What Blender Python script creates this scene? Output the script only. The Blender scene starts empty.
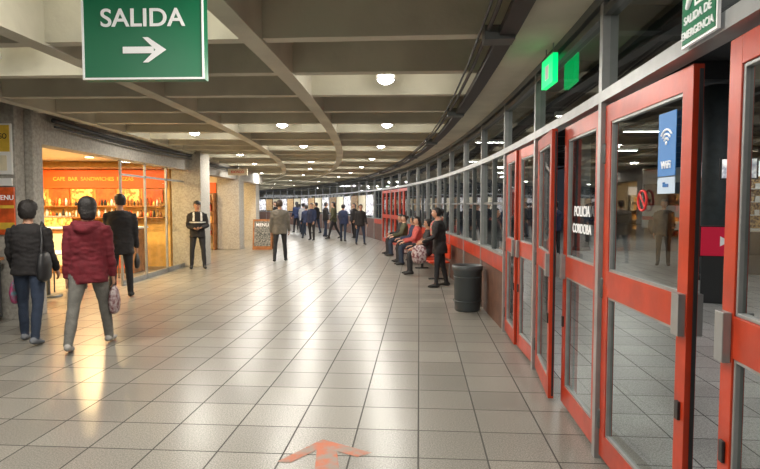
import bpy, math, random
from mathutils import Vector, Matrix, noise
from mathutils.bvhtree import BVHTree
random.seed(4)
S=bpy.context.scene
COL=S.collection
# ------------------------------------------------------------------ materials
def mat(name,col,rough=.6,metal=0,emit=None,es=0,bump=0,bscale=40,var=0,vscale=8,col2=None,detail=3):
    m=bpy.data.materials.new(name); m.use_nodes=True
    nt=m.node_tree; b=nt.nodes['Principled BSDF']
    b.inputs['Base Color'].default_value=(*col,1); b.inputs['Roughness'].default_value=rough
    b.inputs['Metallic'].default_value=metal
    if emit:
        b.inputs['Emission Color'].default_value=(*emit,1); b.inputs['Emission Strength'].default_value=es
    tc=nt.nodes.new('ShaderNodeTexCoord')
    if var or col2:
        n=nt.nodes.new('ShaderNodeTexNoise'); n.inputs['Scale'].default_value=vscale; n.inputs['Detail'].default_value=detail
        r=nt.nodes.new('ShaderNodeValToRGB')
        c2=col2 if col2 else tuple(max(0,c*(1-var)) for c in col)
        c1=col if col2 else tuple(min(1,c*(1+var)) for c in col)
        r.color_ramp.elements[0].color=(*c2,1); r.color_ramp.elements[1].color=(*c1,1)
        r.color_ramp.elements[0].position=.38; r.color_ramp.elements[1].position=.62
        nt.links.new(tc.outputs['Object'],n.inputs['Vector']); nt.links.new(n.outputs['Fac'],r.inputs['Fac'])
        nt.links.new(r.outputs['Color'],b.inputs['Base Color'])
        if emit and col2: nt.links.new(r.outputs['Color'],b.inputs['Emission Color'])
    if bump:
        n=nt.nodes.new('ShaderNodeTexNoise'); n.inputs['Scale'].default_value=bscale; n.inputs['Detail'].default_value=4
        bp=nt.nodes.new('ShaderNodeBump'); bp.inputs['Strength'].default_value=bump; bp.inputs['Distance'].default_value=.02
        nt.links.new(tc.outputs['Object'],n.inputs['Vector']); nt.links.new(n.outputs['Fac'],bp.inputs['Height'])
        nt.links.new(bp.outputs['Normal'],b.inputs['Normal'])
    return m
def glass_mat(name,tint=(.9,.95,.93),rmul=.8,base=.05,rough=.02):
    m=bpy.data.materials.new(name); m.use_nodes=True; nt=m.node_tree; nt.nodes.clear()
    o=nt.nodes.new('ShaderNodeOutputMaterial'); mx=nt.nodes.new('ShaderNodeMixShader')
    t=nt.nodes.new('ShaderNodeBsdfTransparent'); t.inputs[0].default_value=(*tint,1)
    g=nt.nodes.new('ShaderNodeBsdfGlossy'); g.inputs['Roughness'].default_value=rough
    lw=nt.nodes.new('ShaderNodeLayerWeight'); lw.inputs['Blend'].default_value=.5
    p=nt.nodes.new('ShaderNodeMath'); p.operation='POWER'; p.inputs[1].default_value=4.5
    q=nt.nodes.new('ShaderNodeMath'); q.operation='MULTIPLY_ADD'; q.inputs[1].default_value=rmul; q.inputs[2].default_value=base
    nt.links.new(lw.outputs['Facing'],p.inputs[0]); nt.links.new(p.outputs[0],q.inputs[0])
    nt.links.new(q.outputs[0],mx.inputs[0]); nt.links.new(t.outputs[0],mx.inputs[1]); nt.links.new(g.outputs[0],mx.inputs[2])
    nt.links.new(mx.outputs[0],o.inputs[0]); return m
def floor_mat(name,base,scale_rot=4.0,rough=.2,tile=.42):
    m=bpy.data.materials.new(name); m.use_nodes=True; nt=m.node_tree; b=nt.nodes['Principled BSDF']; L=nt.links.new
    tc=nt.nodes.new('ShaderNodeTexCoord'); mp=nt.nodes.new('ShaderNodeMapping'); mp.inputs['Rotation'].default_value=(0,0,math.radians(scale_rot))
    L(tc.outputs['Object'],mp.inputs['Vector'])
    br=nt.nodes.new('ShaderNodeTexBrick'); br.offset=0; br.squash=1
    br.inputs['Scale'].default_value=1; br.inputs['Brick Width'].default_value=tile; br.inputs['Row Height'].default_value=tile
    br.inputs['Mortar Size'].default_value=.006; br.inputs['Mortar Smooth'].default_value=.2; br.inputs['Bias'].default_value=0
    br.inputs['Color1'].default_value=(*[c*.84 for c in base],1); br.inputs['Color2'].default_value=(*[c*1.13 for c in base],1)
    br.inputs['Mortar'].default_value=(*[c*.22 for c in base],1)
    L(mp.outputs[0],br.inputs['Vector'])
    n=nt.nodes.new('ShaderNodeTexNoise'); n.inputs['Scale'].default_value=110; n.inputs['Detail'].default_value=3
    L(tc.outputs['Object'],n.inputs['Vector'])
    r=nt.nodes.new('ShaderNodeValToRGB'); r.color_ramp.elements[0].position=.38; r.color_ramp.elements[0].color=(.6,.6,.6,1)
    r.color_ramp.elements[1].position=.62; r.color_ramp.elements[1].color=(1.3,1.3,1.3,1); L(n.outputs['Fac'],r.inputs['Fac'])
    m1=nt.nodes.new('ShaderNodeMix'); m1.data_type='RGBA'; m1.blend_type='MULTIPLY'; m1.inputs[0].default_value=1
    L(br.outputs['Color'],m1.inputs[6]); L(r.outputs['Color'],m1.inputs[7]); L(m1.outputs[2],b.inputs['Base Color'])
    mr=nt.nodes.new('ShaderNodeMapRange'); mr.inputs['To Min'].default_value=rough; mr.inputs['To Max'].default_value=.75
    L(br.outputs['Fac'],mr.inputs['Value']); L(mr.outputs[0],b.inputs['Roughness'])
    n3=nt.nodes.new('ShaderNodeTexNoise'); n3.inputs['Scale'].default_value=2.2; n3.inputs['Detail'].default_value=2
    L(tc.outputs['Object'],n3.inputs['Vector'])
    bp0=nt.nodes.new('ShaderNodeBump'); bp0.inputs['Strength'].default_value=.12; bp0.inputs['Distance'].default_value=.02; L(n3.outputs['Fac'],bp0.inputs['Height'])
    bp=nt.nodes.new('ShaderNodeBump'); bp.inputs['Strength'].default_value=.25; bp.inputs['Distance'].default_value=.004; bp.invert=True
    L(br.outputs['Fac'],bp.inputs['Height']); L(bp0.outputs[0],bp.inputs['Normal']); L(bp.outputs[0],b.inputs['Normal'])
    b.inputs['Specular IOR Level'].default_value=.5
    return m
M={}
M['floor']=floor_mat('terrazzo_floor',(.225,.213,.188),4,.30)
M['floor_out']=floor_mat('outdoor_floor',(.36,.36,.36),4,.3,.42)
M['concrete']=mat('ceiling_concrete',(.54,.52,.43),.85,bump=.15,bscale=25,var=.12,vscale=1.5)
M['slab']=mat('ceiling_slab',(.46,.44,.36),.9,var=.12,vscale=1.2)
M['wallc']=mat('pillar_concrete',(.38,.36,.32),.8,bump=.3,bscale=60,var=.15,vscale=25)
M['cream']=mat('cream_wall',(.75,.68,.5),.7,var=.05)
M['white']=mat('white_paint',(.8,.8,.78),.5)
M['whiteem']=mat('lit_white_panel',(.9,.9,.9),.5,emit=(.95,.98,1),es=.9)
M['red']=mat('red_door_paint',(.42,.034,.008),.35,bump=.05,bscale=15,var=.12,vscale=6)
M['alu']=mat('aluminium',(.33,.34,.34),.4,.5,var=.08)
M['alu_d']=mat('dark_aluminium',(.12,.13,.13),.45,.5)
M['brown']=mat('brown_panel',(.10,.045,.03),.5,var=.2)
M['black']=mat('black_plastic',(.02,.02,.022),.45)
M['dark']=mat('dark_metal',(.04,.042,.045),.5,.3)
M['glass']=glass_mat('window_glass',(.70,.76,.74),.85,.10)
M['sglass']=glass_mat('shop_glass',(.97,.98,.96),.35,.03)
M['green']=mat('sign_green',(.0,.13,.055),.4,emit=(.0,.25,.10),es=.08)
M['greenem']=mat('exit_green',(.0,.8,.25),.4,emit=(.0,1,.22),es=.9)
M['signw']=mat('sign_white',(.8,.8,.8),.5,emit=(1,1,1),es=.12)
M['lamp']=mat('lamp_lens',(1,1,1),.5,emit=(1,.98,.93),es=25)
M['lampw']=mat('lamp_lens_warm',(1,1,1),.5,emit=(1,.85,.55),es=8)
M['orange']=mat('orange_board',(.62,.075,.006),.5,emit=(1,.13,.01),es=.22)
M['orangep']=mat('orange_poster',(.65,.10,.02),.5,var=.25,vscale=9)
M['yellowem']=mat('yellow_lit_display',(1.,.60,.14),.5,emit=(1,.6,.14),es=.7,col2=(.45,.12,.02),vscale=14)
M['yellow']=mat('yellow_wall',(.68,.40,.11),.6,var=.1)
M['yposter']=mat('yellow_poster',(.75,.50,.06),.5,var=.15,vscale=6)
M['wood']=mat('wood',(.30,.12,.04),.45,var=.25,vscale=9)
M['arrow']=mat('worn_orange_paint',(.42,.095,.028),.5,col2=(.23,.175,.14),vscale=12,detail=8)
M['goods']=mat('shelf_goods',(.7,.45,.18),.5,col2=(.10,.04,.03),vscale=22)
M['blue']=mat('blue_poster',(.04,.17,.42),.5,emit=(.08,.3,.8),es=.08)
M['lblue']=mat('pale_sticker',(.45,.56,.70),.5)
M['magenta']=mat('magenta_screen',(.40,.0,.03),.4,emit=(.8,.02,.06),es=.2)
M['screen_fill']=mat('screen_and_fill_glow',(.8,.78,.75),.4,emit=(1,.8,.6),es=.9,col2=(.2,.2,.25),vscale=5)  # monitor face, also the glow of the panels added at the far windows
M['redsign']=mat('prohibition_red',(.6,.02,.02),.4)
M['night']=mat('outdoor_dark',(.03,.032,.035),.8)
M['grcol']=mat('grey_column',(.06,.075,.085),.7,var=.1)
M['binp']=mat('grey_bin_plastic',(.055,.065,.07),.5,bump=.1)
M['chalk']=mat('chalkboard',(.03,.04,.04),.6,col2=(.3,.3,.28),vscale=30)
skin=mat('skin',(.42,.22,.14),.55); skin2=mat('skin_light',(.55,.32,.22),.55)
hairb=mat('black_hair',(.012,.009,.008),.5,bump=.6,bscale=90)
hairg=mat('brown_hair',(.04,.022,.015),.5,bump=.6,bscale=90)
eyew=mat('eye_white',(.8,.8,.8),.3); eyed=mat('eye_iris',(.02,.012,.01),.2); lip=mat('lips',(.35,.1,.08),.5)
def cloth(name,c,b=.35,s=18,v=.12): return mat(name,c,.85,bump=b,bscale=s,var=v,vscale=12)
# ------------------------------------------------------------------ mesh builder
class MB:
    def __init__(s): s.v=[];s.f=[];s.m=[];s.sm=[];s.ml=[]
    def mi(s,m):
        if isinstance(m,str): m=M[m]
        if m not in s.ml: s.ml.append(m)
        return s.ml.index(m)
    def add(s,vs,fs,m,smooth=False,T=None):
        o=len(s.v); k=s.mi(m)
        for v in vs:
            v=Vector(v); s.v.append(T@v if T else v)
        for f in fs: s.f.append([i+o for i in f]); s.m.append(k); s.sm.append(smooth)
    def box(s,x0,x1,y0,y1,z0,z1,m,T=None,taper=0):
        t=taper
        vs=[(x0,y0,z0),(x1,y0,z0),(x1,y1,z0),(x0,y1,z0),(x0-t,y0-t,z1),(x1+t,y0-t,z1),(x1+t,y1+t,z1),(x0-t,y1+t,z1)]
        s.add(vs,[(3,2,1,0),(4,5,6,7),(0,1,5,4),(1,2,6,5),(2,3,7,6),(3,0,4,7)],m,False,T)
    def quad(s,pts,m,T=None): s.add(pts,[tuple(range(len(pts)))],m,False,T)
    def tube(s,pts,rad,m,seg=12,sub=1,ref=(1,0,0),caps=True,T=None,flat=False):
        P=[Vector(p) for p in pts]; R=[(r,r) if not isinstance(r,(tuple,list)) else r for r in rad]
        if sub>1 and len(P)>2:
            NP=[];NR=[]
            for i in range(len(P)-1):
                p0=P[max(i-1,0)];p1=P[i];p2=P[i+1];p3=P[min(i+2,len(P)-1)]
                for j in range(sub):
                    t=j/sub
                    NP.append(.5*((2*p1)+(-p0+p2)*t+(2*p0-5*p1+4*p2-p3)*t*t+(-p0+3*p1-3*p2+p3)*t**3))
                    NR.append(tuple(R[i][q]*(1-t)+R[i+1][q]*t for q in (0,1)))
            NP.append(P[-1]);NR.append(R[-1]);P,R=NP,NR
        ref=Vector(ref); rings=[]
        def fr(i):
            t=(P[min(i+1,len(P)-1)]-P[max(i-1,0)]).normalized()
            r=ref
            if abs(t.dot(r))>.97: r=Vector((0,1,0)) if abs(t.y)<.9 else Vector((0,0,1))
            sd=(r-t*t.dot(r)).normalized(); return t,sd,t.cross(sd)
        t,sd,ot=fr(0)
        if caps and not flat:
            rr=min(R[0])
            for a in (75,50,25):
                a=math.radians(a); rings.append((P[0]-t*rr*math.sin(a),R[0][0]*math.cos(a),R[0][1]*math.cos(a),sd,ot))
        for i in range(len(P)):
            t,sd,ot=fr(i); rings.append((P[i],R[i][0],R[i][1],sd,ot))
        if caps and not flat:
            rr=min(R[-1])
            for a in (25,50,75):
                a=math.radians(a); rings.append((P[-1]+t*rr*math.sin(a),R[-1][0]*math.cos(a),R[-1][1]*math.cos(a),sd,ot))
        vs=[];fs=[]
        for c,a,b,sd,ot in rings:
            for q in range(seg):
                th=2*math.pi*q/seg; vs.append(c+sd*a*math.cos(th)+ot*b*math.sin(th))
        for i in range(len(rings)-1):
            for q in range(seg):
                q2=(q+1)%seg; fs.append((i*seg+q,i*seg+q2,(i+1)*seg+q2,(i+1)*seg+q))
        if caps:
            fs.append(tuple(reversed(range(seg)))); fs.append(tuple(range((len(rings)-1)*seg,len(rings)*seg)))
        s.add(vs,fs,m,True,T)
    def ell(s,c,r,m,seg=16,rg=10,T=None,fn=None,keep=None):
        vs=[];fs=[];c=Vector(c)
        for i in range(rg+1):
            ph=math.pi*i/rg
            for j in range(seg):
                th=2*math.pi*j/seg
                u=Vector((math.sin(ph)*math.cos(th),math.sin(ph)*math.sin(th),math.cos(ph)))
                p=Vector((u.x*r[0],u.y*r[1],u.z*r[2]))
                if fn: p=fn(u,p)
                vs.append(c+p)
        for i in range(rg):
            for j in range(seg):
                j2=(j+1)%seg
                if keep:
                    ph=math.pi*(i+.5)/rg; th=2*math.pi*(j+.5)/seg
                    if not keep(Vector((math.sin(ph)*math.cos(th),math.sin(ph)*math.sin(th),math.cos(ph)))): continue
                fs.append((i*seg+j,(i+1)*seg+j,(i+1)*seg+j2,i*seg+j2))
        s.add(vs,fs,m,True,T)
    def text(s,body,size,pos,xd,m,sx=1,up=(0,0,1),ext=.002):
        c=bpy.data.curves.new('t','FONT'); c.body=body; c.size=size; c.align_x='CENTER'; c.align_y='CENTER'; c.extrude=ext; c.offset=size*.012
        o=bpy.data.objects.new('t',c); COL.objects.link(o); bpy.context.view_layer.update()
        me=bpy.data.meshes.new_from_object(o.evaluated_get(bpy.context.evaluated_depsgraph_get()))
        xd=Vector(xd).normalized(); up=Vector(up); n=xd.cross(up)
        T=Matrix.Translation(pos)@Matrix((( xd.x,up.x,n.x,0),(xd.y,up.y,n.y,0),(xd.z,up.z,n.z,0),(0,0,0,1)))@Matrix.Diagonal((sx,1,1,1))
        s.add([v.co for v in me.vertices],[tuple(p.vertices) for p in me.polygons],m,False,T)
        bpy.data.objects.remove(o); bpy.data.curves.remove(c); bpy.data.meshes.remove(me)
    def mesh(s,name):
        me=bpy.data.meshes.new(name); me.from_pydata([tuple(v) for v in s.v],[],s.f)
        for m in s.ml: me.materials.append(m)
        me.polygons.foreach_set('material_index',s.m); me.polygons.foreach_set('use_smooth',s.sm); me.update(); return me
    def build(s,name,loc=(0,0,0),rz=0,bevel=0):
        o=bpy.data.objects.new(name,s.mesh(name)); o.location=loc; o.rotation_euler=(0,0,rz); COL.objects.link(o)
        if bevel:
            b=o.modifiers.new('b','BEVEL'); b.width=bevel; b.segments=2; b.limit_method='ANGLE'
        return o
# ------------------------------------------------------------------ arc geometry of the hall
R0=75.0; CX=1.57-R0; CY=9.0
def F(s,n=0,z=0):
    a=s/R0; r=R0-n; return Vector((CX+r*math.cos(a),CY+r*math.sin(a),z))
def S_of_y(y,n=0): return R0*math.asin((y-CY)/(R0-n))
def Rz(s): return s/R0+math.pi/2
def sweep(mb,n0,n1,z0,z1,s0,s1,m,steps=40):
    vs=[];fs=[]
    for i in range(steps+1):
        s=s0+(s1-s0)*i/steps
        vs+= [F(s,n0,z0),F(s,n1,z0),F(s,n1,z1),F(s,n0,z1)]
    for i in range(steps):
        for q in range(4):
            q2=(q+1)%4; a=i*4; b=a+4; fs.append((a+q,a+q2,b+q2,b+q))
    fs.append((3,2,1,0)); k=steps*4; fs.append((k,k+1,k+2,k+3))
    mb.add(vs,fs,m)
# ---- floor
b=MB()
b.quad([(-16,-7,0),(1.6,-7,0),(1.6,16,0),(1.6,60,0),(-30,60,0),(-30,16,0)],'floor'); b.build('floor')
b=MB(); b.quad([(1.6,-7,-.002),(40,-7,-.002),(40,60,-.002),(1.6,60,-.002)],'floor_out'); b.build('ground')
ZB=2.8; ZT=3.34
b=MB(); sweep(b,-.1,14,ZT,ZT+.15,-16,54,'slab',40); 
sweep(b,-.12,.42,ZB,ZT+.02,-16,54,'concrete',60)
for n in (2.32,4.05,6.0): sweep(b,n,n+.16,ZB,ZT+.02,-16,54,'concrete',60)
s=-15.08
while s<53:
    T=Matrix.Translation(F(s,0,0))@Matrix.Rotation(Rz(s),4,'Z')
    b.box(-.06,.06,.3,13.8,ZB+.02,ZT+.01,'concrete',T,taper=.02)
    s+=1.15
b.build('ceiling')
b=MB()
sweep(b,.45,.57,ZB-.075,ZB-.02,-12,46,'dark',60)
for n,r in ((.64,.016),(.69,.010)):
    b.tube([F(-10+i*1.5,n,ZB-.03) for i in range(38)],[r]*38,'dark',8)
for i in range(12):
    T=Matrix.Translation(F(-5+i*3.4,.55,ZB-.05))@Matrix.Rotation(Rz(-5+i*3.4),4,'Z'); b.box(-.08,.08,-.09,.12,-.05,.05,'alu_d',T)
b.build('cable_tray')
# ---- lamps
def area(name,loc,size,e,col,rot=(0,0,0),sy=None):
    l=bpy.data.lights.new(name,'AREA'); l.energy=e; l.color=col; l.shape='RECTANGLE' if sy else 'DISK'; l.size=size
    if sy: l.size_y=sy
    o=bpy.data.objects.new(name,l); o.location=loc; o.rotation_euler=rot; COL.objects.link(o)
    return o
def point(name,loc,e,col,r=.06):
    l=bpy.data.lights.new(name,'POINT'); l.energy=e; l.color=col; l.shadow_soft_size=r
    o=bpy.data.objects.new(name,l); o.location=loc; COL.objects.link(o)
WCOL=(1,.95,.86)
def fixture(p):
    b=MB()
    b.tube([(0,0,ZT-p.z),(0,0,.12)],[.012,.012],'alu_d',8)
    b.tube([(0,0,.12),(0,0,.10),(0,0,.0),(0,0,-.03)],[.03,.07,.105,.11],'white',16,caps=True,flat=True)
    b.tube([(0,0,-.031),(0,0,-.055),(0,0,-.075)],[.09,.075,.035],'lamp',16,flat=True)
    b.build('ceiling_lamp',p)
for n,ss in ((1.45,[-10,-6.6,-2.55,.9,4.4,7.85,11.3,14.7,18.2,24,30,36,42]),(3.2,[-9,-4.8,0,4,8,12,16,22,28,34,40]),(5.0,[-8,-3.7,2,6,10,15,20,26,34,42])):
    for s in ss:
        s=-15.08+1.15*(round((s+15.08)/1.15-.5)+.5)
        p=F(s,n,2.91); fixture(p)
        far=s>17
        area('lamp_light',p+Vector((0,0,-.08)),.2,36 if not far else 60,WCOL if not far else (.97,.98,1))
        point('lamp_glow',p+Vector((.0,-.2,.0)),15,WCOL,.09)
# ------------------------------------------------------------------ right facade
def mullion(b,s,z1=ZB,w=.05,d=.09,m='alu'):
    T=Matrix.Translation(F(s,0,0))@Matrix.Rotation(Rz(s),4,'Z'); b.box(-w/2,w/2,-d/2,d/2,0,z1,m,T)
def yS(y): return S_of_y(y)
mull=[yS(v) for v in (1.0-2.4,1.0-.7,1.0,3.38,5.22,6.78)]
while mull[-1]<44: mull.append(mull[-1]+1.7)
b=MB()
for i,s in enumerate(mull): mullion(b,s,w=.055 if i<6 else .05)
sweep(b,-.045,.045,2.155,2.22,-12,48,'alu',60)
sweep(b,-.04,.04,2.66,2.71,-12,48,'alu_d',60)
sweep(b,-.05,.05,2.74,2.82,-12,48,'alu_d',60)
b.build('trim_1')
def leaf(name,s,w,ang=0,flip=False,text=None,extra=None,paneltext=None):
    b=MB(); sg=-1 if flip else 1
    def bx(x0,x1,y0,y1,z0,z1,m):
        a,c=sorted((x0*sg,x1*sg)); b.box(a,c,y0,y1,z0,z1,m)
    t=.022; st=.085; H=2.13
    bx(0,st,-t,t,.03,H,'red'); bx(w-st,w,-t,t,.03,H,'red')
    bx(st,w-st,-t,t,H-.1,H,'red'); bx(st,w-st,-t,t,1.01,1.16,'red'); bx(st,w-st,-t,t,.03,.17,'red')
    for z0,z1 in ((.17,1.01),(1.16,H-.1)):
        g=.014
        bx(st,st+g,-.012,.016,z0,z1,'alu'); bx(w-st-g,w-st,-.012,.016,z0,z1,'alu')
        bx(st+g,w-st-g,-.012,.016,z0,z0+g,'alu'); bx(st+g,w-st-g,-.012,.016,z1-g,z1,'alu')
        a,c=sorted(((st+g)*sg,(w-st-g)*sg))
        b.quad([(c,0,z0+g),(a,0,z0+g),(a,0,z1-g),(c,0,z1-g)],'glass')
    bx(w,w+.006,-t*.8,-t*.1,.05,H-.02,'black')
    bx(w-.075,w-.012,t,t+.03,.99,1.17,'alu'); bx(w-.06,w-.03,t,t+.012,.62,.70,'black')
    bx(w-.075,w-.012,-t-.03,-t,.99,1.17,'alu')
    for z in (.25,1.05,1.85): b.tube([(0,t,z-.05),(0,t,z+.05)],[.012,.012],'alu_d',8)
    if extra: extra(b,sg)
    p=F(s); o=b.build(name,p,Rz(s)+math.radians(ang),bevel=.004); return o
def leafA_extra(b,sg):
    y=.012
    def q(x0,x1,z0,z1,m,yy=y): b.box(min(x0*sg,x1*sg),max(x0*sg,x1*sg),yy,yy+.003,z0,z1,m)
    q(.68,.85,1.68,1.97,'blue'); q(.68,.85,1.60,1.675,'lblue')
    cx=.765*sg
    for r in (.022,.042,.062):
        pts=[(cx+r*math.sin(a),y+.006,1.83+r*math.cos(a)) for a in [math.radians(d) for d in range(-50,51,10)]]
        b.tube(pts,[.005]*len(pts),'signw',6,ref=(0,1,0))
    b.ell((cx,y+.006,1.83),(.009,.004,.009),'signw')
    b.text('WiFi',.05,(cx,y+.005,1.73),(-1,0,0),'signw'); b.text('libre',.03,(cx,y+.005,1.64),(-1,0,0),'blue')
    c2=.52*sg; z=1.57
    pts=[(c2+.05*math.cos(a),y+.004,z+.05*math.sin(a)) for a in [2*math.pi*i/24 for i in range(25)]]
    b.tube(pts,[.006]*25,'redsign',6,ref=(0,1,0)); b.tube([(c2-.035,y+.004,z-.035),(c2+.035,y+.004,z+.035)],[.005]*2,'redsign',6)
    b.box(c2-.03,c2+.025,y,y+.003,z-.006,z+.006,'black')
def leafB_extra(b,sg):
    b.text('POLICIA',.10,(.40,.014,1.50),(-1,0,0),'signw'); b.text('CORDOBA',.09,(.40,.014,1.38),(-1,0,0),'signw')
n=1
def D(*a,**k):
    global n
    leaf('door_%d'%n,*a,**k); n+=1
D(yS(3.34),1.0,ang=2,flip=True,extra=leafA_extra)
D(yS(1.04),.99,ang=-1)
D(yS(3.43),.85,extra=leafB_extra)
D(yS(5.17),.86,ang=-6,flip=True)
D(yS(5.27),.72,ang=1); D(yS(6.73),.72,flip=True,ang=-3)
def winbay(k,s0,s1,low=True,far=False):
    b=MB(); L=s1-s0-.05; sm=(s0+s1)/2
    a=-L/2;c=L/2
    if low:
        b.box(a,c,-.03,.03,0,.72,'brown'); b.box(a,c,-.04,.045,.72,.92,'red' if not far else 'brown'); b.box(a,c,-.03,.06,.92,.95,'alu')
        b.quad([(c,0,.95),(a,0,.95),(a,0,2.15),(c,0,2.15)],'glass')
        b.box(-.02,.02,-.03,.03,.95,2.15,'alu_d')
        b.box(a,c,-.02,.02,1.55,1.58,'alu_d')
        if far: b.box(a+.1,c-.1,.04,.08,1.05,2.0,['screen_fill','cream','goods'][k%3])  # panels added over the far windows, some glowing, to brighten the hall end
    else:
        for q in (a,0.0):
            b.box(q,q+.08,-.03,.03,.02,2.12,'red'); b.box(q+L/2-.08,q+L/2,-.03,.03,.02,2.12,'red')
            b.box(q+.08,q+L/2-.08,-.03,.03,.02,.17,'red'); b.box(q+.08,q+L/2-.08,-.03,.03,1.0,1.15,'red'); b.box(q+.08,q+L/2-.08,-.03,.03,2.02,2.12,'red')
            b.quad([(q+L/2-.08,0,.17),(q+.08,0,.17),(q+.08,0,2.02),(q+L/2-.08,0,2.02)],'glass')
    p=F(sm); b.build('window_%d'%k,p,Rz(sm))
k=1
for i in range(5,len(mull)-1):
    y=F(mull[i]).y
    winbay(k,mull[i],mull[i+1],not(17.5<y<23),y>25); k+=1
b=MB()
for i in range(1,len(mull)-1):
    for z0,z1 in ((2.22,2.66),):
        b.quad([F(mull[i+1],0,z0),F(mull[i],0,z0),F(mull[i],0,z1),F(mull[i+1],0,z1)],'glass')
b.build('window_%d'%k)
b=MB(); b.box(-.14,.14,0,.012,-.17,.17,'signw'); b.box(-.13,.13,.012,.016,-.10,.16,'green')
b.text('SALIDA DE',.045,(0,.018,-.075),(-1,0,0),'signw'); b.box(-.13,.13,.012,.015,-.16,-.10,'green')
b.text('EMERGENCIA',.042,(0,.018,-.13),(-1,0,0),'signw')
b.box(-.10,.02,.016,.02,-.04,.13,'signw'); b.box(-.085,.005,.02,.022,-.03,.11,'green')
b.tube([(.06,.024,.09),(.03,.024,.03),(.07,.024,-.03)],[.012,.014,.008],'signw',6); b.tube([(.03,.024,.03),(-.02,.024,-.02)],[.01,.007],'signw',6); b.ell((.065,.024,.115),(.014,.006,.014),'signw')
s=yS(2.12); b.build('emergency_exit_sign',F(s,.055,2.335),Rz(s))
b=MB(); b.box(-.16,.16,-.02,.02,-.11,.11,'greenem'); b.box(-.17,.17,-.015,.015,.11,.125,'alu'); b.tube([(-.1,0,.12),(-.1,0,.20)],[.006]*2,'alu',6); b.tube([(.1,0,.12),(.1,0,.20)],[.006]*2,'alu',6)
b.box(-.05,.05,.02,.022,-.06,.05,'signw')
s=yS(4.5); b.build('exit_sign',F(s,.09,2.60),Rz(s)+math.radians(2))
# ------------------------------------------------------------------ SALIDA sign
b=MB(); w,h=.335,.235
b.box(-w,w,-.03,.03,-h,h,'green'); 
b.box(-w,w,-.036,-.03,h-.01,h,'signw');b.box(-w,w,-.036,-.03,-h,-h+.01,'signw');b.box(-w,-w+.01,-.036,-.03,-h+.01,h-.01,'signw');b.box(w-.01,w,-.036,-.03,-h+.01,h-.01,'signw')
b.text('SALIDA',.135,(0,-.034,.09),(1,0,0),'signw',sx=1.05)
b.box(-.11,.06,-.036,-.031,-.095,-.06,'signw'); b.add([(.03,-.036,-.145),(.13,-.036,-.0775),(.03,-.036,-.01),(.0,-.036,-.01),(.07,-.036,-.0775),(.0,-.036,-.145)],[(0,1,4,5),(1,2,3,4)],'signw')
for x in (-.25,.25): b.tube([(x,0,h),(x,0,.62)],[.008]*2,'alu_d',8)
b.build('exit_direction_sign',(-1.285,3.12,2.465),math.radians(-2))
# ------------------------------------------------------------------ left side
def boxobj(name,x0,x1,y0,y1,z0,z1,m,bevel=.01):
    b=MB(); cx,cy=(x0+x1)/2,(y0+y1)/2; b.box(x0-cx,x1-cx,y0-cy,y1-cy,z0,z1,m); return b.build(name,(cx,cy,0),0,bevel)
boxobj('pillar',-5.02,-4.76,7.72,7.95,0,ZB+.05,'wallc'); boxobj('pillar',-5.2,-4.47,14.0,14.75,0,ZB+.05,'wallc')
boxobj('pillar',-5.6,-4.85,19.3,20.0,0,ZB+.05,'wallc'); boxobj('pillar',-6.1,-5.4,24.4,25.1,0,ZB+.05,'wallc')
b=MB(); b.box(-5.05,-4.77,7.96,13.99,2.40,ZB+.05,'wallc'); b.box(-5.25,-4.95,14.76,19.29,2.42,ZB+.05,'wallc'); b.box(-5.5,-5.1,20.01,24.39,2.42,ZB+.05,'wallc'); b.build('trim_2')
for x,y0,y1 in ((-4.68,8.1,13.9),(-4.86,14.85,19.2)):
    b=MB(); b.tube([(x,y0,2.75),(x,y0*.6+y1*.4,2.70),(x,y1,2.75)],[.035]*3,'dark',8,sub=4); b.tube([(x+.02,y0,2.66),(x+.02,y0*.4+y1*.6,2.63),(x+.02,y1,2.67)],[.016]*3,'dark',8,sub=4); b.build('cable_run')
b=MB(); b.box(-9,-4.86,7.5,7.7,0,ZB+.4,'wallc'); b.build('wall_side')
b=MB(); b.box(-.35,.16,-.03,0,1.95,2.62,'white'); b.box(-.33,.14,-.035,-.03,2.25,2.60,'yposter'); b.text('AVISO',.10,(.0,-.04,2.45),(1,0,0),'black',sx=.8); b.box(-.3,.1,-.04,-.035,2.0,2.2,'cream'); b.build('notice_board',(-5.04,7.49,0))
b=MB(); b.box(-.35,.17,-.03,0,1.15,1.78,'orangep'); b.box(-.35,.17,-.035,-.03,1.5,1.54,'yposter'); b.box(-.35,.17,-.035,-.03,1.22,1.31,'yposter'); b.text('MENU',.09,(.05,-.038,1.64),(1,0,0),'signw'); b.box(-.3,.15,-.03,0,1.80,1.9,'white'); b.build('poster',(-5.04,7.49,0))
b=MB(); b.box(-.5,.5,-.3,.3,.08,.82,'dark'); b.box(-.53,.53,-.33,.33,.82,.86,'wood'); b.box(-.45,.45,-.27,.27,0,.08,'black'); b.build('display_counter',(-5.5,7.05,0))
b=MB()
b.box(-9.2,-9,7.7,16,0,3,'yellow'); b.build('wall_left')
b=MB(); b.box(-9,-5.25,14.0,14.15,0,3,'yellow'); b.build('wall_back')
b=MB(); b.box(-9,-5.1,7.75,13.98,2.62,2.66,'cream'); b.build('ceiling_shop')
b=MB(); b.box(-3.6,.0,-.05,.0,1.96,2.40,'orange'); b.box(-3.6,0,-.3,0,2.42,2.46,'wood')
b.text('CAFE  BAR  SANDWICHES  PIZZAS',.13,(-1.8,-.055,2.18),(1,0,0),'yposter')
for i in range(6):
    b.box(-3.5+i*.58,-3.0+i*.58,-.04,0,1.60,1.93,['yellowem','orangep'][i%2])
for z in (1.22,1.50): b.box(-3.6,0,-.3,0,z,z+.025,'wood')
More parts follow.
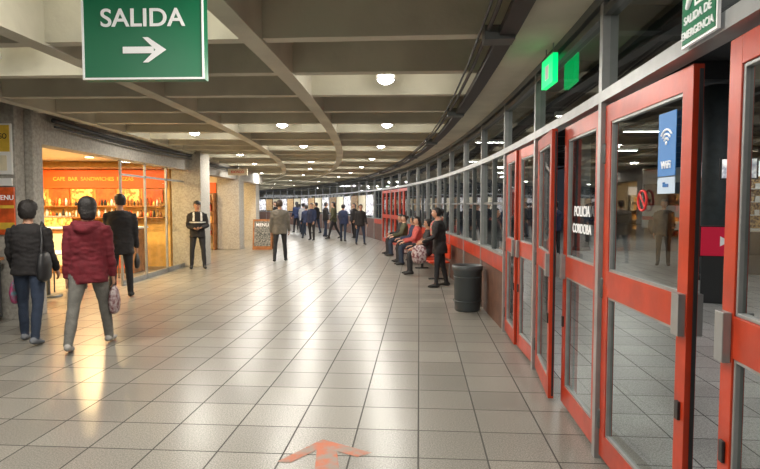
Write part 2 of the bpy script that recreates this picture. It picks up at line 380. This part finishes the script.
for zz in (1.245,1.525):
  for i in range(44):
    x=-3.55+i*.08; r=.022+.012*random.random(); h=.10+.12*random.random()
    b.tube([(x,-.15,zz),(x,-.15,zz+h*.6),(x,-.15,zz+h)],[r,r,r*.4],['goods','orangep','white','wood','dark','yellowem'][random.randrange(6)],8,flat=True)
b.build('menu_board',(-5.3,13.97,0))
b=MB(); b.box(-3.5,-.3,-.35,.35,0,1.0,'wood'); b.box(-3.55,-.25,-.4,.4,1.0,1.04,'white')
b.box(-3.2,-1.9,-.25,.25,1.04,1.07,'alu'); b.box(-3.15,-1.95,-.2,.2,1.07,1.25,'yellowem'); b.box(-3.2,-1.9,-.25,.25,1.27,1.29,'alu')
for i in range(7): b.box(-3.45+i*.45,-3.05+i*.45,-.365,-.35,.12,.9,['orangep','cream'][i%2])
b.build('bar_counter',(-5.25,12.9,0),0,.008)
for x,y in ((-8,9),(-6.6,9),(-8,10.8),(-6.6,10.8),(-8,12.6),(-6.4,12.4),(-5.8,11.2)):
    b=MB(); b.tube([(0,0,.0),(0,0,-.03)],[.11,.10],'white',16,flat=True); b.tube([(0,0,-.031),(0,0,-.036)],[.085,.085],'lampw',16,flat=True); b.build('shop_downlight',(x,y,2.62))
    area('shop_light',(x,y,2.56),.2,66,(1,.72,.34))
b=MB()
for y0,y1 in ((10.6,11.7),(11.7,12.85),(12.85,13.96)):
    b.box(-4.92,-4.88,y0-.02,y0+.02,0,2.40,'alu'); b.quad([(-4.9,y0,.1),(-4.9,y1,.1),(-4.9,y1,2.40),(-4.9,y0,2.40)],'sglass')
b.box(-4.92,-4.88,10.6,13.96,0,.1,'alu'); b.box(-4.92,-4.88,10.6,13.96,2.1,2.14,'alu'); b.build('shopfront_glazing')
def table(loc):
    b=MB(); b.box(-.35,.35,-.35,.35,.72,.75,'white'); b.tube([(0,0,.03),(0,0,.72)],[.03,.03],'alu_d',10); b.tube([(0,0,0),(0,0,.03)],[.22,.2],'alu_d',16,flat=True); b.build('cafe_table',loc,0,.006)
def chair(loc,rz):
    b=MB(); b.box(-.2,.2,-.2,.2,.43,.46,'wood'); 
    for x in (-.18,.18):
        b.tube([(x,.18,0),(x,.18,.43)],[.014]*2,'alu_d',8); b.tube([(x,-.2,0),(x,-.18,.43),(x,-.22,.88)],[.014]*3,'alu_d',8)
    b.box(-.19,.19,-.23,-.2,.62,.88,'wood'); b.build('cafe_chair',loc,rz,.006)
for x,y in ((-5.7,11.3),(-5.6,9.4)):
    table((x,y,0)); chair((x+.02,y-.66,0),0); chair((x,y+.66,0),math.pi)
b=MB(); b.box(-8.2,-8,14.15,27,0,3,'yellow'); b.build('wall_left.001')
b=MB(); b.box(-8,-5.61,19.4,19.55,0,3,'cream'); b.box(-8,-6.11,24.6,24.75,0,3,'cream'); b.build('wall_partition')
b=MB(); b.box(-2.4,0,-.06,0,1.95,2.3,'orange'); 
for z in (.5,.9,1.3,1.65):
    b.box(-2.4,0,-.35,0,z,z+.03,'wood')
    for i in range(22):
        x=-2.3+i*.1; h=.12+.14*random.random(); b.box(x,x+.07,-.3,-.1,z+.03,z+.03+h,['goods','orangep','yellowem','white'][random.randrange(4)])
for x in (-2.4,-1.2,-.03): b.box(x,x+.03,-.35,0,0,1.95,'wood')
b.build('kiosk_shelf',(-5.65,19.38,0))
b=MB(); b.box(-1.9,0,-.06,0,1.95,2.3,'whiteem')
for z in (.5,.9,1.3,1.65):
    b.box(-1.9,0,-.35,0,z,z+.03,'white')
    for i in range(18):
        x=-1.85+i*.1; h=.12+.14*random.random(); b.box(x,x+.07,-.3,-.1,z+.03,z+.03+h,['goods','yellowem','white','orangep'][random.randrange(4)])
for x in (-1.9,-.95,-.03): b.box(x,x+.03,-.35,0,0,1.95,'white')
b.build('kiosk_shelf.001',(-6.15,24.58,0))
for y in (16,18,21,23): area('shop_light',(-6.5,y,2.7),.3,75,(1,.70,.33))
b=MB(); b.box(-.3,.3,-.04,.04,-.1,.1,'cream'); b.text('KIOSCO',.11,(0,-.045,0),(1,0,0),'redsign'); b.tube([(0,0,.1),(0,0,.26)],[.01]*2,'alu_d',6); b.build('shop_sign',(-4.42,17.5,2.56))
b=MB(); 
T=Matrix.Rotation(math.radians(-8),4,'X')
b.box(-.33,.33,-.02,.02,.0,1.05,'wood',T); b.box(-.28,.28,-.026,-.02,.12,.98,'chalk',T)
T=Matrix.Translation((0,.32,0))@Matrix.Rotation(math.radians(8),4,'X'); b.box(-.33,.33,-.02,.02,.0,1.05,'wood',T)
b.text('MENU',.16,(0,.07,.85),(1,0,0),'signw'); b.build('sandwich_board',(-4.05,19.2,0))
# far end
b=MB(); sweep(b,9.5,9.7,0,3.3,17,52,'cream',20); b.build('wall_left.002')
T=Matrix.Translation(F(48))@Matrix.Rotation(Rz(48),4,'Z')
b=MB(); b.box(0,.2,-.1,10,0,3.3,'cream',T)
for i in range(6):
    b.box(-.03,0,.3+i*1.55,1.5+i*1.55,.1,2.1,['whiteem','dark','yellowem','whiteem','dark','whiteem'][i],T); b.box(-.05,0,.3+i*1.55,1.5+i*1.55,2.2,2.5,['redsign','whiteem','green','whiteem','orange','whiteem'][i],T)
b.build('wall_far')
for s,nn in ((28,6.2),(35,6.2),(42,6.2),(31,8.5)):
    p=F(s,nn); b=MB(); b.box(-.3,.3,-.3,.3,0,ZB+.05,'wallc'); b.build('pillar',p,Rz(s),.01)
for s,nn,m1 in ((25.5,7.6,'whiteem'),(29.5,7.9,'orange'),(33,7.5,'whiteem'),(37,6.9,'yellowem')):
    p=F(s,nn); b=MB(); b.box(-.8,.8,-.5,.5,0,1.0,'white'); b.box(-.82,.82,-.52,.52,1.0,1.05,'alu'); b.box(-.8,.8,-.5,-.4,1.05,2.1,'goods')
    b.box(-.85,.85,-.55,.55,2.1,2.45,m1); 
    for x in (-.78,.78): b.tube([(x,.45,1.05),(x,.45,2.1)],[.025]*2,'alu',8)
    b.build('market_kiosk',p,Rz(s)+1.3,.01)
b=MB(); b.box(-18,1.0,-7.2,-7,0,3.3,'cream'); b.build('light_containment_wall')  # unseen wall added behind the camera to keep light from escaping
# ------------------------------------------------------------------ floor arrow
b=MB(); z=.003
b.add([(-.62,3.30,z),(-.38,3.62,z),(-.05,3.42,z),(-.14,3.36,z),(-.27,3.44,z),(-.20,2.9,z),(-.36,2.9,z),(-.40,3.46,z),(-.54,3.28,z)],[(0,1,7,8),(1,2,3,4),(1,4,7),(4,5,6,7)],'arrow')
b.build('floor_arrow_marking')
# ------------------------------------------------------------------ bin
b=MB()
vs=[];seg=28
prof=[(.17,0,'o'),(.185,.02,'o'),(.205,.58,'o'),(.225,.60,'o'),(.225,.66,'o'),(.205,.67,'o'),(.19,.62,'o'),(.175,.1,'o'),(.0,.1,'o')]
vs=[(r*math.cos(2*math.pi*q/seg),r*math.sin(2*math.pi*q/seg),z) for r,z,_ in prof for q in range(seg)]
fs=[(i*seg+q,i*seg+(q+1)%seg,(i+1)*seg+(q+1)%seg,(i+1)*seg+q) for i in range(len(prof)-1) for q in range(seg)]+[tuple(reversed(range(seg)))]
b.add(vs,fs,'binp',True)
for z in (.15,.5): b.tube([(.2*math.cos(a)*1.02,.2*math.sin(a)*1.02,z) for a in [2*math.pi*i/24 for i in range(25)]],[.008]*25,'binp',6,ref=(0,0,1))
b.build('trash_bin',F(yS(8.15),.285))
# bench
b=MB(); L=7
for i in range(10):
    x=-L/2+.35+i*.7
    b.box(x-.24,x+.24,.05,.46,.37,.40,'red'); b.box(x-.24,x+.24,.03,.06,.45,.75,'red')
    b.tube([(x,.25,.34),(x,.25,.37)],[.02]*2,'dark',6)
b.box(-L/2,L/2,.22,.28,.30,.35,'dark')
for x in (-3,-1,1,3): b.box(x-.03,x+.03,.1,.42,0,.03,'dark'); b.box(x-.025,x+.025,.22,.28,0,.32,'dark')
sb=yS(14.6); b.build('bench',F(sb,.16),Rz(sb),.008)
# ------------------------------------------------------------------ outside
b=MB(); b.box(1.9,22,-7,40,4.3,4.4,'night'); 
for i in range(14):
    T=Matrix.Translation((2,-4+i*3,0)); b.box(0,20,-.12,.12,3.95,4.3,'dark',T)
for x in (4,8,12): b.box(x-.1,x+.1,-7,40,3.9,4.0,'dark')
b.build('canopy_roof')
for x,y in ((6.85,11.5),(6.85,19),(6.85,27)):
    b=MB(); b.tube([(0,0,0),(0,0,3.95)],[.24,.24],'grcol',20,flat=True); b.tube([(0,0,0),(0,0,.12)],[.3,.28],'dark',20,flat=True); b.build('canopy_column',(x,y,0))
b=MB(); b.box(-.9,.9,-.45,.45,0,.95,'dark'); b.box(-.95,.95,-.5,.5,.95,1.0,'white'); b.box(-.9,.9,.35,.45,1.0,2.2,'goods'); b.box(-.95,.95,-.5,.5,2.2,2.5,'whiteem')
for z in (1.3,1.6,1.9):
    b.box(-.88,.88,.1,.36,z,z+.02,'white')
    for i in range(14): b.box(-.85+i*.12,-.76+i*.12,.15,.3,z+.02,z+.1+.1*random.random(),['goods','white','redsign','blue'][i%4])
for x in (-.92,.92): b.box(x-.03,x+.03,-.47,-.41,1,2.2,'alu')
b.build('newsstand',(8.3,12.8,0),-.5)
b=MB(); b.box(-.32,.32,-.04,.04,.75,1.2,'magenta'); b.box(-.34,.34,-.03,.05,.73,1.22,'black'); b.box(-.31,.31,-.05,-.04,.76,1.19,'magenta'); b.add([(-.06,-.055,.9),(.07,-.055,.98),(-.06,-.055,1.06)],[(0,1,2)],'signw'); b.box(-.3,.3,-.02,.04,0,.73,'dark'); b.build('advertising_screen',(5.35,8.7,0),-.35)
b=MB(); b.box(-.3,.3,-.04,.04,2.0,2.4,'black'); b.box(-.27,.27,-.045,-.04,2.03,2.37,'screen_fill'); b.tube([(0,0,0.03),(0,0,2)],[.03]*2,'dark',8); b.tube([(0,0,0),(0,0,.03)],[.2]*2,'dark',16,flat=True); b.build('monitor',(6.5,10.2,0),-.35)
b=MB(); b.box(20,20.3,-7,60,0,5,'night'); b.build('wall_outdoor')
b=MB(); b.box(-1.25,1.25,-5.5,5.5,.35,3.3,'white'); b.box(-1.27,1.27,-5.4,5.4,1.5,2.6,'black'); b.box(-1.1,1.1,-5.53,-5.4,1.3,2.9,'black'); b.box(-1.27,1.27,-5.45,5.45,.75,.95,'redsign')
for x in (-1.15,1.15):
    for y in (-3.6,3.2,4.4): b.tube([(x-.12,y,.5),(x+.12,y,.5)],[.5]*2,'black',20,ref=(0,0,1),flat=True)
for x in (-.9,.9): b.box(x-.18,x+.18,-5.55,-5.5,.6,.8,'whiteem')
b.build('coach_bus',(15.5,24,0),.1,.08)
for x,y,e in ((4.5,1,45),(4.5,5.2,42),(7,8.2,40),(5,14.2,35),(8,17.2,40),(4,20.2,35),(5,29.2,50),(10,23.2,55)):
    b=MB(); b.box(-.6,.6,-.08,.08,-.05,.05,'white'); b.box(-.56,.56,-.05,.05,-.06,-.05,'lamp'); b.build('tube_light',(x,y,3.82))
    area('canopy_light',(x,y,3.74),1.1,e,(1,.97,.9),sy=.15)
# ------------------------------------------------------------------ people
def rotz(a): return Matrix.Rotation(math.radians(a),4,'Z')
def dirv(sw,ab,side):
    sw=math.radians(sw);ab=math.radians(ab); return Vector((side*math.sin(ab),math.sin(sw)*math.cos(ab),-math.cos(sw)*math.cos(ab)))
def hand(b,wp,d,side,k,skn,curl=40):
    d=d.normalized(); y=Vector((0,1,0)); w=(y-d*d.dot(y))
    if w.length<.3: w=Vector((1,0,0))*side; w=w-d*d.dot(w)
    w.normalize(); nrm=d.cross(w); 
    if nrm.x*side>0: nrm=-nrm
    b.tube([wp-d*.03*k,wp+d*.03*k,wp+d*.085*k],[(.024*k,.019*k),(.037*k,.017*k),(.04*k,.014*k)],skn,10,ref=w,sub=2)
    for i,(o,l) in enumerate(((.03,.068),(.010,.078),(-.010,.072),(-.029,.056))):
        p=wp+d*.082*k+w*o*k; c=math.radians(curl*.5); pts=[p-d*.015*k,p]; a=c*.7
        for q in (.45,.3,.25):
            dd=d*math.cos(a)+nrm*math.sin(a); p=p+dd*l*q*k; pts.append(p); a+=c
        b.tube(pts,[.0095*k,.0095*k,.009*k,.008*k,.006*k],skn,8,ref=w)
    p=wp+d*.025*k+w*.03*k; d2=(d*.75+w*.6+nrm*.3).normalized(); p2=p+d2*.04*k; d3=(d+w*.1+nrm*.4).normalized()
    b.tube([p-w*.015*k,p,p2,p2+d3*.028*k],[.011*k,.012*k,.0105*k,.008*k],skn,8)
def crown(u,p):
    if u.z>0: p.x*=1+.20*u.z; p.y*=1+.13*u.z; p.z*=1-.05*u.z
    return p
def head(b,c,k,yaw,skn,hr,style,pitch=0):
    T=Matrix.Translation(c)@rotz(yaw)@Matrix.Rotation(math.radians(pitch),4,'X')@Matrix.Scale(k,4)
    g=lambda a,s: math.exp(-(a/s)**2)
    def fn(u,p):
        p=crown(u,p.copy()); x,y,z=u
        if z<0: p.x*=1-.30*z*z*(1 if y>0 else .6); 
        if z<-.2 and y<0: p.y*=1-.35*(-z-.2)
        if y>0:
            p.y+=.024*g(x,.16)*g(z+.13,.17)*y + .007*g(x,.7)*g(z-.28,.12) - .011*(g(x-.4,.2)+g(x+.4,.2))*g(z-.06,.14) + .007*g(x,.3)*g(z+.5,.12)+.010*g(x,.35)*g(z+.85,.2)
        return p
    b.ell((0,0,0),(.074,.094,.117),skn,28,22,T,fn)
    for sx in (-1,1):
        b.ell((sx*.030,.080,.008),(.012,.010,.008),eyew,10,8,T); b.ell((sx*.030,.0875,.008),(.0055,.004,.0055),eyed,8,6,T)
        b.tube([(sx*.044,.082,.026),(sx*.03,.093,.031),(sx*.014,.093,.027)],[.003,.004,.003],hr,6,T=T)
        b.ell((sx*.075,-.004,-.008),(.009,.018,.030),skn,10,8,T)
        b.ell((sx*.081,.0,-.004),(.004,.010,.018),lip,8,6,T)
    b.tube([(-.022,.083,-.056),(0,.091,-.054),(.022,.083,-.056)],[.003,.0055,.003],lip,8,T=T)
    b.tube([(-.016,.084,-.062),(0,.090,-.063),(.016,.084,-.062)],[.003,.005,.003],lip,8,T=T)
    low={'short':-.5,'cap':-.5,'bun':-.6,'curly':-.75,'long':-.9,'pony':-.6,'bob':-.85}.get(style,-.6)
    big={'short':1.06,'cap':1.04,'bun':1.07,'curly':1.20,'long':1.11,'pony':1.06,'bob':1.13}.get(style,1.1)
    def fh(u,p):
        n_=noise.noise(u*(5 if style=='curly' else 3.5))*(.12 if style=='curly' else .04)
        p=crown(u,p)*(big+n_); p.x*=1.08; p.z*=.97
        if style in('bob','long') and u.z<0: p.x*=1+.18*(-u.z)
        return p
    def kp(u):
        if u.z>.52: return True
        if u.y>.35: return u.z>.52
        if u.y>.05: return u.z>.52-(.35-u.y)*2.2
        return u.z>low
    b.ell((0,-.006,.004),(.076,.094,.118),hr,32,24,T,fh,kp)
    b.ell((0,-.02,.0),(.074,.085,.108),hr,20,14,T,None,lambda u:u.y<.0 and u.z>low-.05)
    if style=='bun': b.ell((0,-.125,.04),(.045,.042,.045),hr,14,10,T)
    if style=='pony': b.tube([(0,-.10,.05),(0,-.14,.0),(0,-.13,-.14)],[.025,.03,.012],hr,10,3,T=T)
    if style=='long': b.tube([(0,-.06,.02),(0,-.085,-.10),(0,-.10,-.24)],[(.078,.05),(.085,.045),(.07,.02)],hr,16,4,T=T)
    if style=='bob': b.tube([(0,-.05,.02),(0,-.06,-.06),(0,-.065,-.11)],[(.080,.05),(.084,.05),(.074,.035)],hr,18,4,T=T)
    if style=='cap':
        b.ell((0,0,.045),(.092,.108,.085),'black',20,12,T,None,lambda u:u.z>-.1); b.box(-.06,.06,.07,.15,.035,.043,'black',T)
def human(name,loc,yaw,H,top,pants,shoe,skn=skin,hr=hairb,style='short',arms=((-5,8,15),(5,8,15)),legs=((0,3,3),(0,3,3)),lean=0,bulk=1.0,hem=.13,vox=.014,hyaw=0,hpitch=0,puff=0,extra=None,relabel=None,curl=45,collar=None,boots=1,armout=(None,None),legw=1.0,pre=None):
    k=H/1.715
    src=MB(); la=math.radians(lean)
    u=Vector((0,math.sin(la),math.cos(la))); fwd=Vector((0,math.cos(la),-math.sin(la)))
    P=Vector((0,0,.93))
    B=bulk
    tp=[(-hem,.172,.128),(-.05,.170,.126),(.06,.158,.115),(.18,.158,.115),(.30,.174,.125),(.40,.172,.118),(.455,.135,.098),(.50,.080,.075)]
    src.tube([(P+u*t)*k for t,_,_ in tp],[(a*k*B,c*k*B) for _,a,c in tp],top,24,3,flat=True)
    J={}
    src.tube([(P+u*.49)*k,(P+u*.60+fwd*.012)*k],[.052*k,.05*k],skn,16)
    if collar: src.tube([(P+u*.47-fwd*.01)*k,(P+u*.53-fwd*.005)*k],[(.085*k,.08*k),(.075*k,.072*k)],collar,16)
    for i,side in enumerate((-1,1)):
        sw,ab,el=arms[i]
        sh=(P+u*.425+Vector((side*(.152*B),0,0)))*k
        d1=dirv(sw,ab,side); e=sh+d1*.285*k; ao=armout[i]
        d2=dirv(sw+el,ab*.2,side) if ao is None else dirv(*ao,side); w=e+d2*.245*k
        q=.5+.5*B
        src.tube([sh-Vector((side*.05*k,0,-.0)),sh,(sh*.5+e*.5),e,(e*.45+w*.55),w],[.058*k*q,.062*k*q,.055*k*q,.049*k*q,.043*k*q,.036*k*q],top,14,2)
        J['w%d'%i]=w; J['d%d'%i]=d2; J['e%d'%i]=e; J['s%d'%i]=sh
    lowest=9
    for i,side in enumerate((-1,1)):
        sw,ab,kn=legs[i]
        hp=(P+Vector((side*.088,0,-.02)))*k; d1=dirv(sw,ab,side); kn_=hp+d1*.425*k; d2=dirv(sw-kn,ab*.5,side); an=kn_+d2*.40*k
        src.tube([hp+Vector((0,0,.05*k)),hp,hp*.5+kn_*.5,kn_,kn_*.55+an*.45,an],[.085*k,(.098*k*legw),.080*k*legw,.060*k*legw,.056*k*legw,.046*k*legw],pants,16,2)
        J['k%d'%i]=kn_; J['a%d'%i]=an
        fp=math.radians(max(0,-(sw-kn))*.55 if sw-kn<-12 else 0)
        f=Vector((side*.12,math.cos(fp),-math.sin(fp))).normalized(); dn=Vector((0,-math.sin(fp),-math.cos(fp)))
        h0=an+dn*.035*k-f*.045*k; 
        src.tube([h0,h0+f*.06*k+dn*.0,h0+f*.15*k+dn*.012*k,h0+f*.205*k+dn*.018*k],[(.036*k,.038*k),(.042*k,.044*k),(.045*k,.032*k),(.036*k,.024*k)],shoe,14,2,ref=(1,0,0))
        lowest=min(lowest,min(v.z for v in src.v[-200:]))
    src.tube([(P+Vector((-.07,0,-.0)))*k,(P+Vector((.07,0,-.0)))*k],[.11*k,.11*k],pants,16)
    if pre: pre(src,J,k,P,u,fwd)
    me=src.mesh('src'); o=bpy.data.objects.new('src',me); COL.objects.link(o)
    bv=BVHTree.FromPolygons([v.co for v in me.vertices],[tuple(p.vertices) for p in me.polygons])
    lab=[p.material_index for p in me.polygons]
    r=o.modifiers.new('r','REMESH'); r.mode='VOXEL'; r.voxel_size=vox; r.use_smooth_shade=True
    sm=o.modifiers.new('s','SMOOTH'); sm.iterations=3; sm.factor=.5
    bpy.context.view_layer.update()
    m2=bpy.data.meshes.new_from_object(o.evaluated_get(bpy.context.evaluated_depsgraph_get()))
    b=MB(); b.ml=list(src.ml)
    ti=src.ml.index(top); vn=[v.normal.copy() for v in m2.vertices]; vc=[v.co.copy() for v in m2.vertices]
    vl=[0]*len(vc)
    for p in m2.polygons:
        hit=bv.find_nearest(p.center); l=lab[hit[2]] if hit[2] is not None else 0
        if relabel:
            x=relabel(p.center/k,src.ml[l])
            if x is not None: l=b.mi(x)
        b.f.append(list(p.vertices)); b.m.append(l); b.sm.append(True)
        for q in p.vertices: vl[q]=lab[hit[2]] if hit[2] is not None else 0
    for i,c in enumerate(vc):
        a=.012 if vl[i]==ti else .005
        disp=noise.noise(c*9)*a+noise.noise(Vector((c.x*14,c.y*14,c.z*30)))*a*.7
        if puff and vl[i]==ti: disp+=puff*abs(math.sin((c.z+.02*noise.noise(c*5))*math.pi/(.075)))-puff*.5
        b.v.append(c+vn[i]*disp)
    bpy.data.objects.remove(o); bpy.data.meshes.remove(m2); bpy.data.meshes.remove(me)
    for i,side in enumerate((-1,1)): hand(b,J['w%d'%i]+J['d%d'%i]*.02*k,J['d%d'%i],side,k,skn,curl)
    hc=(P+u*.655+fwd*.02)*k; head(b,hc,k,hyaw,skn,hr,style,hpitch)
    J['h']=hc
    if extra: extra(b,J,k,P,u,fwd)
    for v in b.v: v.z-=lowest
    return b.build(name,loc,math.radians(yaw))
def hang_bag(b,p,m,w=.14,h=.3,t=.06,strap=.12,hm='black'):
    b.tube([p+Vector((0,-.05,-strap)),p+Vector((0,-.02,-.02)),p,p+Vector((0,.02,-.02)),p+Vector((0,.05,-strap))],[.006]*5,hm,6)
    b.tube([p+Vector((0,0,-strap)),p+Vector((0,0,-strap-.04)),p+Vector((0,0,-strap-h*.6)),p+Vector((0,0,-strap-h))],[(t*.4,w*.6),(t*.7,w*.85),(t,w),(t*.8,w*.85)],m,16,3)
bagmat=mat('patterned_bag',(.45,.38,.38),.5,col2=(.12,.02,.03),vscale=25)
c_red=cloth('red_coat',(.13,.008,.016)); c_grey=cloth('grey_jeans',(.15,.145,.13),.3,60); c_shoe=cloth('light_sneaker',(.40,.38,.35),.2); c_blk=cloth('black_jacket',(.014,.012,.013))
c_jean=cloth('dark_jeans',(.02,.032,.06),.3,60); c_dk=cloth('dark_trousers',(.018,.018,.022)); c_bs=cloth('black_shoe',(.02,.02,.02),.1); c_gs=cloth('grey_sneaker',(.16,.17,.19),.1)
c_navy=cloth('navy_jacket',(.015,.025,.07)); c_tan=cloth('grey_brown_jacket',(.13,.115,.095)); c_pink=cloth('coral_sweater',(.42,.08,.07)); c_vest=cloth('reflective_vest',(.6,.6,.58)); c_scarf=mat('patterned_scarf',(.45,.04,.06),.8,col2=(.4,.33,.22),vscale=30)
c_wht=cloth('pale_jacket',(.4,.4,.42)); c_olive=cloth('olive_jacket',(.06,.06,.03))
def ex(b,J,k,P,u,f): hang_bag(b,J['w1']+J['d1']*.10*k,bagmat,.13,.24,.06,.07)
def pr(src,J,k,P,u,f):
    src.tube([(P+u*.47+Vector((-.11,-.03,0)))*k,(P+u*.44+Vector((-.06,-.115,0)))*k,(P+u*.42+Vector((0,-.135,0)))*k,(P+u*.44+Vector((.06,-.115,0)))*k,(P+u*.47+Vector((.11,-.03,0)))*k],[.04*k,.05*k,.055*k,.05*k,.04*k],c_red,12,3,ref=(0,0,1))
human('woman_in_red_coat',(-3.14,6.0,0),12,1.67,c_red,c_grey,c_shoe,hr=hairb,style='bob',arms=((-6,6,10),(4,9,12)),legs=((-16,5,6),(18,5,6)),bulk=1.16,hem=.17,vox=.011,hyaw=20,puff=.003,extra=ex,pre=pr,legw=1.06)
def ex(b,J,k,P,u,f):
    c=(P+Vector((.20,-.10,.02)))*k
    b.tube([c+Vector((0,0,.10)),c,c-Vector((0,0,.13))],[(.05,.11),(.065,.14),(.06,.13)],'black',16,3)
    b.tube([c+Vector((0,-.08,.1)),(P+u*.3+Vector((.19,-.13,0)))*k,J['s1']+Vector((-.03,0,.09)),(P+u*.3+Vector((.17,.14,0)))*k,c+Vector((0,.08,.1))],[.011]*5,'black',8,4)
    hang_bag(b,J['w0']+J['d0']*.10*k,mat('teal_pink_bag',(.06,.30,.34),.5,col2=(.4,.06,.16),vscale=14),.14,.22,.07,.04)
human('woman_in_black_jacket',(-3.93,6.25,0),10,1.62,c_blk,c_jean,c_gs,style='curly',arms=((10,9,20),(6,9,30)),legs=((12,4,5),(-14,4,6)),bulk=1.18,vox=.011,hyaw=-10,extra=ex,hem=.10)
def ex(b,J,k,P,u,f):
    hang_bag(b,J['w1']+J['d1']*.09*k,'black',.1,.2,.05,.06)
human('man_in_dark_coat',(-4.25,9.15,0),20,1.75,c_blk,c_dk,c_bs,style='short',arms=((20,6,40),(5,8,18)),legs=((-10,3,4),(12,3,5)),bulk=1.18,vox=.013,hyaw=45,hem=.2,extra=ex,hr=hairb)
def rl(c,m):
    if m is c_blk and abs(c.x)<.2 and (1.16<c.z<1.19): return c_vest
    if m is c_blk and c.z>1.2 and c.y>.05 and (-.11<c.x<-.07 or .07<c.x<.11) : return c_vest
human('security_guard',(-4.42,13.55,0),200,1.66,c_blk,c_dk,c_bs,style='cap',arms=((5,12,80),(5,12,85)),armout=((80,-35),(75,-35)),legs=((2,6,2),(-2,6,2)),bulk=1.14,vox=.015,relabel=rl,hyaw=10)
human('man_in_grey_jacket',(-2.72,15.2,0),8,1.70,c_tan,c_dk,c_bs,style='short',arms=((-6,10,20),(4,10,25)),legs=((-9,5,5),(10,5,5)),bulk=1.2,vox=.016,hr=hairg,hem=.16)
def ex(b,J,k,P,u,f):
    b.tube([(P+u*.48+Vector((-.07,.02,0)))*k,(P+u*.52+Vector((0,-.06,0)))*k,(P+u*.48+Vector((.07,.02,0)))*k,(P+u*.40+Vector((.03,.12,0)))*k,(P+u*.2+Vector((.02,.15,0)))*k],[.04,.04,.045,.045,.03],c_scarf,12,4)
    hang_bag(b,J['w0']+J['d0']*.09*k,bagmat,.15,.26,.08,.05)
human('woman_with_scarf',(1.12,10.5,0),80,1.52,c_blk,c_dk,c_bs,style='bun',arms=((15,10,50),(10,10,60)),legs=((6,4,4),(-8,4,4)),bulk=1.2,vox=.014,extra=ex,hem=.2,lean=4)
for i,(y,tp,st,sk) in enumerate(((12.4,c_blk,'short',skin),(14.4,c_pink,'long',skin2),(15.1,c_navy,'short',skin),(16.9,c_olive,'bun',skin2),(17.6,c_blk,'curly',skin))):
    s_=yS(y); p=F(s_,.44); a=math.degrees(s_/R0)+90
    human('seated_passenger',(p.x,p.y,0),a,1.62,tp,[c_dk,c_jean][i%2],c_bs,skn=sk,style=st,arms=((25,8,50),(25,8,55)),legs=((86,6,88),(84,6,84)),lean=-3,vox=.017,hem=.02,hyaw=(-20,15,-30,20,0)[i])
specs=[(-3.35,25.5,20,c_navy),(-2.95,24.2,160,c_navy),(-2.6,26.8,-60,c_blk),(-2.1,25.4,100,c_olive),(-1.55,23.5,-20,c_navy),(-1.2,25.9,140,c_blk),(-3.9,28.5,0,c_wht),(-4.6,31,30,c_navy),(-.75,21.6,200,c_blk),(-4.9,34,0,c_tan),(-3.4,30,60,c_blk),(-5.4,29,120,c_blk)]
for i,(x,y,a,tp) in enumerate(specs):
    human('passenger',(x,y,0),a,1.58+.05*(i%4),tp,[c_jean,c_dk][i%2],c_bs,style=['short','pony','short','long'][i%4],arms=((8,8,30),(-6,8,20)),legs=((8,5,4),(-8,5,5)) if i%3 else ((20,4,6),(-18,4,12)),bulk=1.12,vox=.022,skn=[skin,skin2][i%2])
human('platform_passenger',(7.2,14.2,0),150,1.70,c_blk,c_dk,c_bs,arms=((5,10,70),(5,8,15)),vox=.018,bulk=1.12)
human('platform_passenger',(5.2,16.6,0),20,1.68,c_navy,c_dk,c_bs,arms=((5,10,20),(5,8,15)),vox=.018,bulk=1.12,style='cap')
# ------------------------------------------------------------------ world, camera
w=bpy.data.worlds.new('night_sky'); S.world=w; w.use_nodes=True
bg=w.node_tree.nodes['Background']; bg.inputs[0].default_value=(.35,.4,.5,1); bg.inputs[1].default_value=.05
cam=bpy.data.cameras.new('camera'); cam.sensor_width=36; cam.lens=36*560/760; cam.clip_end=200
co=bpy.data.objects.new('camera',cam); co.location=(0,0,1.55); co.rotation_euler=(math.radians(90-3.06),0,0); COL.objects.link(co); S.camera=co
S.view_settings.view_transform='Standard'; S.view_settings.look='None'; S.view_settings.exposure=.2
